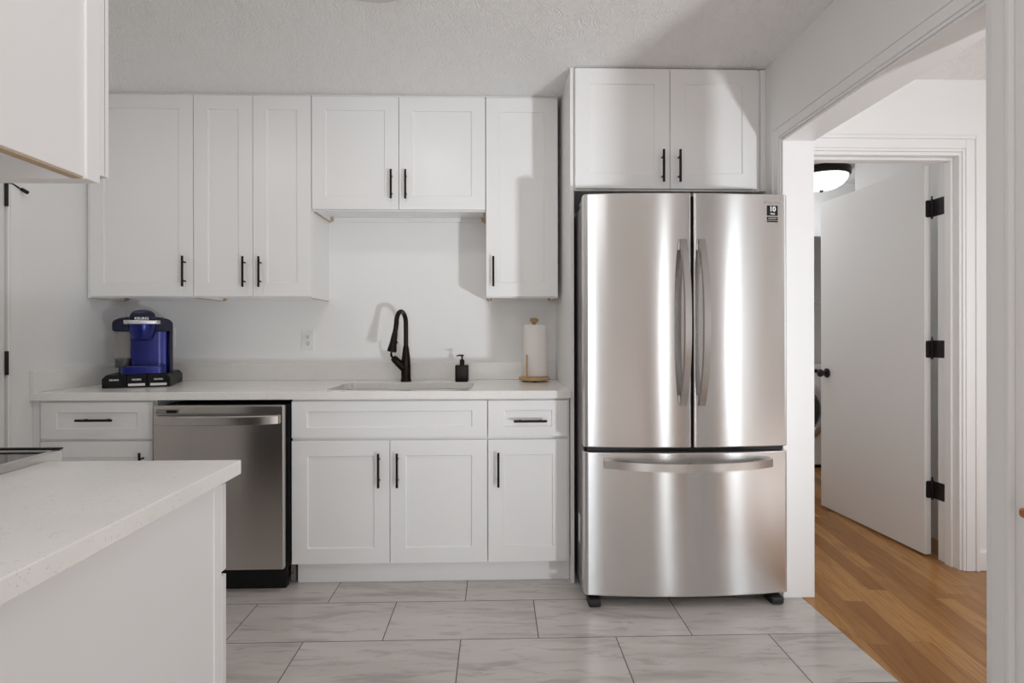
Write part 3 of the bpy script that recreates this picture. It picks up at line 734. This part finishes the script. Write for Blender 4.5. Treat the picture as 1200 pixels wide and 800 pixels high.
for x in (1.379, 2.178):
    bm = bmesh.new(); bm_prism(bm, [(-.872,.012),(-.865,.003),(-.845,.0005),(-.79,.0005),(-.79,.034),(-.872,.034)], x-.026, x+.026, 'x')
    place('foot', bm, rubber_m, t, bevel=.005, seg=3, smooth=40)
place('base_grille', boxes((RX0+.03, RX1-.03, -.76, -.70, .006, .0345)), dark_m, t)
place('side_label', boxes((RX0+.0045, RX0+.0056, -.70, -.66, .215, .345)), labelw_m, t)
def bow_v(x, z0, z1):
    bm = bmesh.new(); N = 28; rg = []
    yb = fyf(x)
    for i in range(N+1):
        s = i/N; z = z0+(z1-z0)*s; y = yb-.006-.062*(1-abs(2*s-1)**2.4)
        hw = .0165; th = .011
        rg.append([bm.verts.new(v) for v in ((x-hw, y, z), (x-hw+.003, y-th, z), (x+hw-.003, y-th, z), (x+hw, y, z))])
    for a, b in zip(rg, rg[1:]):
        for j in range(4): bm.faces.new((a[j], a[(j+1)%4], b[(j+1)%4], b[j]))
    bm.faces.new(rg[0]); bm.faces.new(rg[-1][::-1])
    bm_box(bm, x-.0155, x+.0155, yb-.012, yb+.0015, z0+.001, z0+.045); bm_box(bm, x-.0155, x+.0155, yb-.012, yb+.0015, z1-.045, z1-.001)
    return bm
place('handle', bow_v(1.756, .872, 1.585), handle_m, dl, smooth=35, uv=True)
place('handle', bow_v(1.836, .872, 1.585), handle_m, dr, smooth=35, uv=True)
bm = bmesh.new(); N = 30; rg = []; xa, xb = 1.418, 2.150
for i in range(N+1):
    s = i/N; x = xa+(xb-xa)*s; y = fyf(x)-.008-.050*(1-abs(2*s-1)**2.6)
    z = .622-.004*(1-abs(2*s-1)**2)
    rg.append([bm.verts.new(v) for v in ((x, y, z-.020), (x, y-.012, z-.017), (x, y-.012, z+.017), (x, y, z+.020))])
for a, b in zip(rg, rg[1:]):
    for j in range(4): bm.faces.new((a[j], a[(j+1)%4], b[(j+1)%4], b[j]))
bm.faces.new(rg[0]); bm.faces.new(rg[-1][::-1])
bm_box(bm, xa+.001, xa+.05, fyf(xa)-.012, fyf(xa)+.001, .604, .640); bm_box(bm, xb-.05, xb-.001, fyf(xb)-.012, fyf(xb)+.001, .604, .640)
place('handle', bm, handle_m, fz, smooth=35, uv=True)
yb = fyf(2.165)
sl = math.atan2(fyf(2.19)-fyf(2.14), .05)
def badge_box(bm, x0, x1, z0, z1, d=.0012):
    vs = []
    for x, dy in ((x0,0),(x1,0),(x1,1),(x0,1)): vs.append((x, fyf(x)-d+dy*(d-.0002)))
    return bm_prism(bm, vs, z0, z1, 'z')
bd = place('energy_badge', badge_box(badge_box(badge_box(bmesh.new(), 2.134, 2.184, 1.694, 1.738), 2.134, 2.184, 1.675, 1.689), 2.134, 2.184, 1.666, 1.672), black_m, dr)
lettering('lettering', '10', .030, labelw_m, bd, (2.159, fyf(2.159)-.0019, 1.722), (PI/2,0,sl), bold=.0010)
lettering('lettering', 'YEAR', .0095, labelw_m, bd, (2.159, fyf(2.159)-.0019, 1.7015), (PI/2,0,sl), bold=.0003)
lettering('lettering', 'WARRANTY', .0072, labelw_m, bd, (2.159, fyf(2.159)-.0019, 1.682), (PI/2,0,sl))
lettering('brand_lettering', 'SAMSUNG', .0165, silver_m, dr, (2.160, fyf(2.160)-.0012, 1.752), (PI/2,0,sl), sx=.98, bold=.0004)

# ------------------------------------------------------------------ foreground run: base cabinet, counter, range
IYF, IYB = -2.032, -2.7195
t = thing('base_cabinet', 'white base cabinet close at lower left under the near quartz counter, plain end panel', 'cabinet', (.2, -2.4, 0))
bm = boxes((.372,.388,IYB,-2.105,.0005,.8835),(.008,.024,IYB,-2.105,.105,.8835),(.024,.372,IYB,-2.105,.105,.121),(.024,.372,IYB,IYB+.012,.121,.8835),(.024,.372,-2.16,-2.145,.0005,.104))
place('body', bm, cab_m, t, bevel=.001)
place('face_frame', boxes((.345,.391,-2.1045,-2.077,.105,.8835),(.008,.045,-2.1045,-2.077,.105,.8835),(.045,.345,-2.1045,-2.077,.84,.8835),(.045,.345,-2.1045,-2.077,.105,.14)), cab_m, t, bevel=.001)
def front_back(kind, x0, x1, z0, z1, yf, rail, railz, parent):
    bm = shaker(bmesh.new(), x0, x1, z0, z1, 0, rail=rail, railz=railz)
    bmesh.ops.transform(bm, matrix=Matrix.Translation((0, yf, 0)) @ Matrix.Diagonal((1,-1,1,1)), verts=bm.verts[:])
    return place(kind, bm, cab_m, parent, bevel=.0012)
d = front_back('drawer_front', .012, .391, .693, .872, -2.0575, .07, .047, t); pull_h(d, .12, .28, .783, -2.0575, dr=-1)
d = front_back('door', .012, .391, .112, .683, -2.0575, .072, None, t); pull_v(d, .055, .47, .63, -2.0575, dr=-1)
tag(place('countertop', boxes((.004, .411, IYB, IYF, .884, .914)), quartz_m, bevel=.002), 'white speckled quartz counter slab close at lower left beside the range', 'countertop')
t = thing('base_cabinet', 'white base cabinet in the far corner on the other side of the range', 'cabinet', (-.97, -2.4, 0))
place('body', boxes((-1.182,-.764,IYB,-2.077,.105,.8835),(-1.182,-.764,IYB,-2.15,.0005,.105)), cab_m, t, bevel=.001)
d = front_back('drawer_front', -1.178, -.768, .693, .872, -2.0575, .07, .047, t); pull_h(d, -1.05, -.89, .783, -2.0575, dr=-1)
d = front_back('door', -1.178, -.768, .112, .683, -2.0575, .072, None, t); pull_v(d, -.81, .47, .63, -2.0575, dr=-1)
tag(place('countertop', boxes((-1.1825, -.762, IYB, IYF, .884, .914)), quartz_m, bevel=.002), 'white quartz counter slab in the corner on the far side of the range', 'countertop')
RGX0, RGX1 = -.758, .000
t = thing('range', 'slide-in range with black glass cooktop and steel trim at left edge', 'range', (-.38, -2.4, 0))
place('body', boxes((RGX0+.003, RGX1-.003, IYB+.02, -2.04, .02, .905)), grey_case_m, t, bevel=.002)
place('cooktop_frame', slab_with_hole([(RGX0-.003,-2.71),(RGX1+.003,-2.71),(RGX1+.003,-1.988),(RGX0-.003,-1.988)], [(RGX0+.012,-2.69),(RGX1-.012,-2.69),(RGX1-.012,-2.000),(RGX0+.012,-2.000)], .9055, .930), handle_m, t, bevel=.002, uv=True)
place('cooktop', boxes((RGX0+.0122, RGX1-.0122, -2.6898, -2.0002, .9058, .9275)), glass_black_m, t)
place('front_trim', boxes((RGX0-.002, RGX1+.001, -1.994, -1.984, .9305, .934)), black_m, t)
place('oven_door', boxes((RGX0+.004, RGX1-.004, -2.039, -2.000, .20, .80)), glass_black_m, t, bevel=.003)
bm = bmesh.new(); bm_tube(bm, [(RGX0+.05,-1.945,.765),(RGX1-.05,-1.945,.765)], .011, 14)
for x in (RGX0+.08, RGX1-.08): bm_tube(bm, [(x,-2.001,.765),(x,-1.945,.765)], .008, 10)
place('handle', bm, handle_m, t, smooth=40, uv=True)
place('control_panel', boxes((RGX0+.004, RGX1-.004, -2.039, -1.992, .808, .905)), glass_black_m, t, bevel=.004)
for i in range(5):
    bm = bmesh.new(); bm_lathe(bm, [(0,0),(.022,0),(.020,.022),(0,.024)], seg=20)
    bmesh.ops.transform(bm, matrix=Matrix.Translation((RGX0+.12+i*.13, -1.9918, .857)) @ Vector((0,1,0)).to_track_quat('Z','Y').to_matrix().to_4x4(), verts=bm.verts[:])
    place('knob', bm, handle_m, t, smooth=40, uv=True)
place('storage_drawer', boxes((RGX0+.004, RGX1-.004, -2.039, -2.004, .04, .19)), steel_dw, t, bevel=.003, uv=True)

# ------------------------------------------------------------------ lights that are things
cx, cy = .515, -1.318
t = thing('ceiling_light', 'slim round ceiling light cut off by the top edge', 'ceiling light', (cx, cy, CEIL))
bm = bmesh.new(); bm_lathe(bm, [(.166,CEIL-.0005),(.166,CEIL-.018),(.160,CEIL-.025),(.122,CEIL-.027),(.122,CEIL-.0005)], cx, cy, 40); place('rim', bm, rim_m, t, smooth=40)
bm = bmesh.new(); bm_lathe(bm, [(.1215,CEIL-.010),(.1215,CEIL-.021),(.08,CEIL-.023),(0,CEIL-.0235)], cx, cy, 40); place('diffuser', bm, led_m, t, smooth=40)
l = bpy.data.lights.new('ceiling_lamp_glow', 'AREA'); l.shape = 'DISK'; l.size = .28; l.energy = 2.4; l.color = (1, .96, .91)
o = bpy.data.objects.new('ceiling_lamp_glow', l); C.objects.link(o); o.location = (cx, cy, CEIL-.03)

cx, cy = 3.47, .96
t = thing('ceiling_light', 'bronze-rimmed glass bowl ceiling light glowing in the laundry room', 'ceiling light', (cx, cy, CEIL))
bm = bmesh.new(); bm_lathe(bm, [(0,CEIL-.0005),(.195,CEIL-.0005),(.203,CEIL-.02),(.200,CEIL-.05),(.188,CEIL-.058),(.180,CEIL-.052),(0,CEIL-.05)], cx, cy, 48); place('rim', bm, bronze_m, t, smooth=40)
bm = bmesh.new(); bm_lathe(bm, [(.184,CEIL-.056),(.176,CEIL-.085),(.150,CEIL-.118),(.105,CEIL-.143),(.05,CEIL-.155),(0,CEIL-.158)], cx, cy, 48); place('glass_bowl', bm, lamp_m, t, smooth=60)
bm = bmesh.new(); bm_lathe(bm, [(0,CEIL-.150),(.013,CEIL-.155),(.016,CEIL-.163),(.010,CEIL-.172),(0,CEIL-.175)], cx, cy, 16); place('finial', bm, bronze_m, t, smooth=50)
l = bpy.data.lights.new('laundry_lamp_glow', 'POINT'); l.energy = 2.6; l.shadow_soft_size = .1; l.color = (.95, .97, 1)
o = bpy.data.objects.new('laundry_lamp_glow', l); C.objects.link(o); o.location = (cx, cy, CEIL-.30)

# ------------------------------------------------------------------ laundry: washer, wire shelf, things on it
WX0, WX1, WY = 3.22, 3.90, 1.50
wc = (WX0+WX1)/2
t = thing('washing_machine', 'white front-load washing machine half hidden behind the laundry door', 'washing machine', (wc, 1.85, 0))
place('cabinet', boxes((WX0, WX1, WY, WY+.66, .03, .905)), washer_m, t, bevel=.012, seg=3)
place('toe_panel', boxes((WX0+.02, WX1-.02, WY+.03, WY+.63, .0005, .0295)), dark_m, t)
place('control_panel', boxes((WX0+.28, WX1-.145, WY-.003, WY-.0003, .835, .868)), black_m, t, bevel=.001)
def yring(prof, cx, cy, cz, seg=48):
    bm = bmesh.new(); bm_lathe(bm, prof, seg=seg)
    bmesh.ops.transform(bm, matrix=Matrix.Translation((cx,cy,cz)) @ Vector((0,-1,0)).to_track_quat('Z','Y').to_matrix().to_4x4(), verts=bm.verts[:])
    return bm
dd = place('door_ring', yring([(.285,.0003),(.285,.018),(.262,.034),(.215,.034),(.205,.02),(.205,.0003)], wc, WY, .50), silver_m, t, smooth=40)
place('door_glass', yring([(.204,.016),(.17,.030),(.10,.010),(0,.004)], wc, WY, .50), drum_m, dd, smooth=60)
t = thing('wire_shelf', 'white wire shelf on the laundry wall above the washing machine', 'shelf', (3.9, 2.1, 1.47))
bm = bmesh.new()
for y in (1.98, 2.27): bm_tube(bm, [(3.3,y,1.475),(4.74,y,1.475)], .004, 6)
bm_tube(bm, [(3.3,1.98,1.445),(4.74,1.98,1.445)], .004, 6)
for i in range(48):
    x = 3.31+i*.03; bm_tube(bm, [(x,2.27,1.48),(x,1.978,1.48),(x,1.976,1.443)], .002, 5)
place('wire_grid', bm, trim_m, t)
bm = bmesh.new(); bm_lathe(bm, [(0,1.4835),(.035,1.4835),(.04,1.50),(.038,1.525),(.02,1.545),(0,1.547)], 3.98, 2.07, 18)
tag(place('small_jar', bm, copper_m, loc=(3.98,2.07,1.4835), smooth=40), 'small dark brown jar on the laundry wire shelf', 'jar')

# ------------------------------------------------------------------ wooden wall shelf whose corner shows at the right edge
t = thing('wall_shelf', 'orange wooden shelf on the right wall, only its rounded corner showing at the right edge', 'shelf', (2.17, -2.17, .78))
bm = bmesh.new(); bm_prism(bm, rrect(2.098, 2.2395, -2.295, -2.045, .014), .780, .800, 'z'); place('board', bm, table_wood, t, bevel=.006, seg=3, smooth=40)
for y in (-2.25, -2.12):
    bm = bmesh.new(); bm_prism(bm, [(2.2395,.7795),(2.125,.7795),(2.2395,.675)], y-.012, y+.012, 'y'); place('bracket', bm, table_wood, t, bevel=.002)
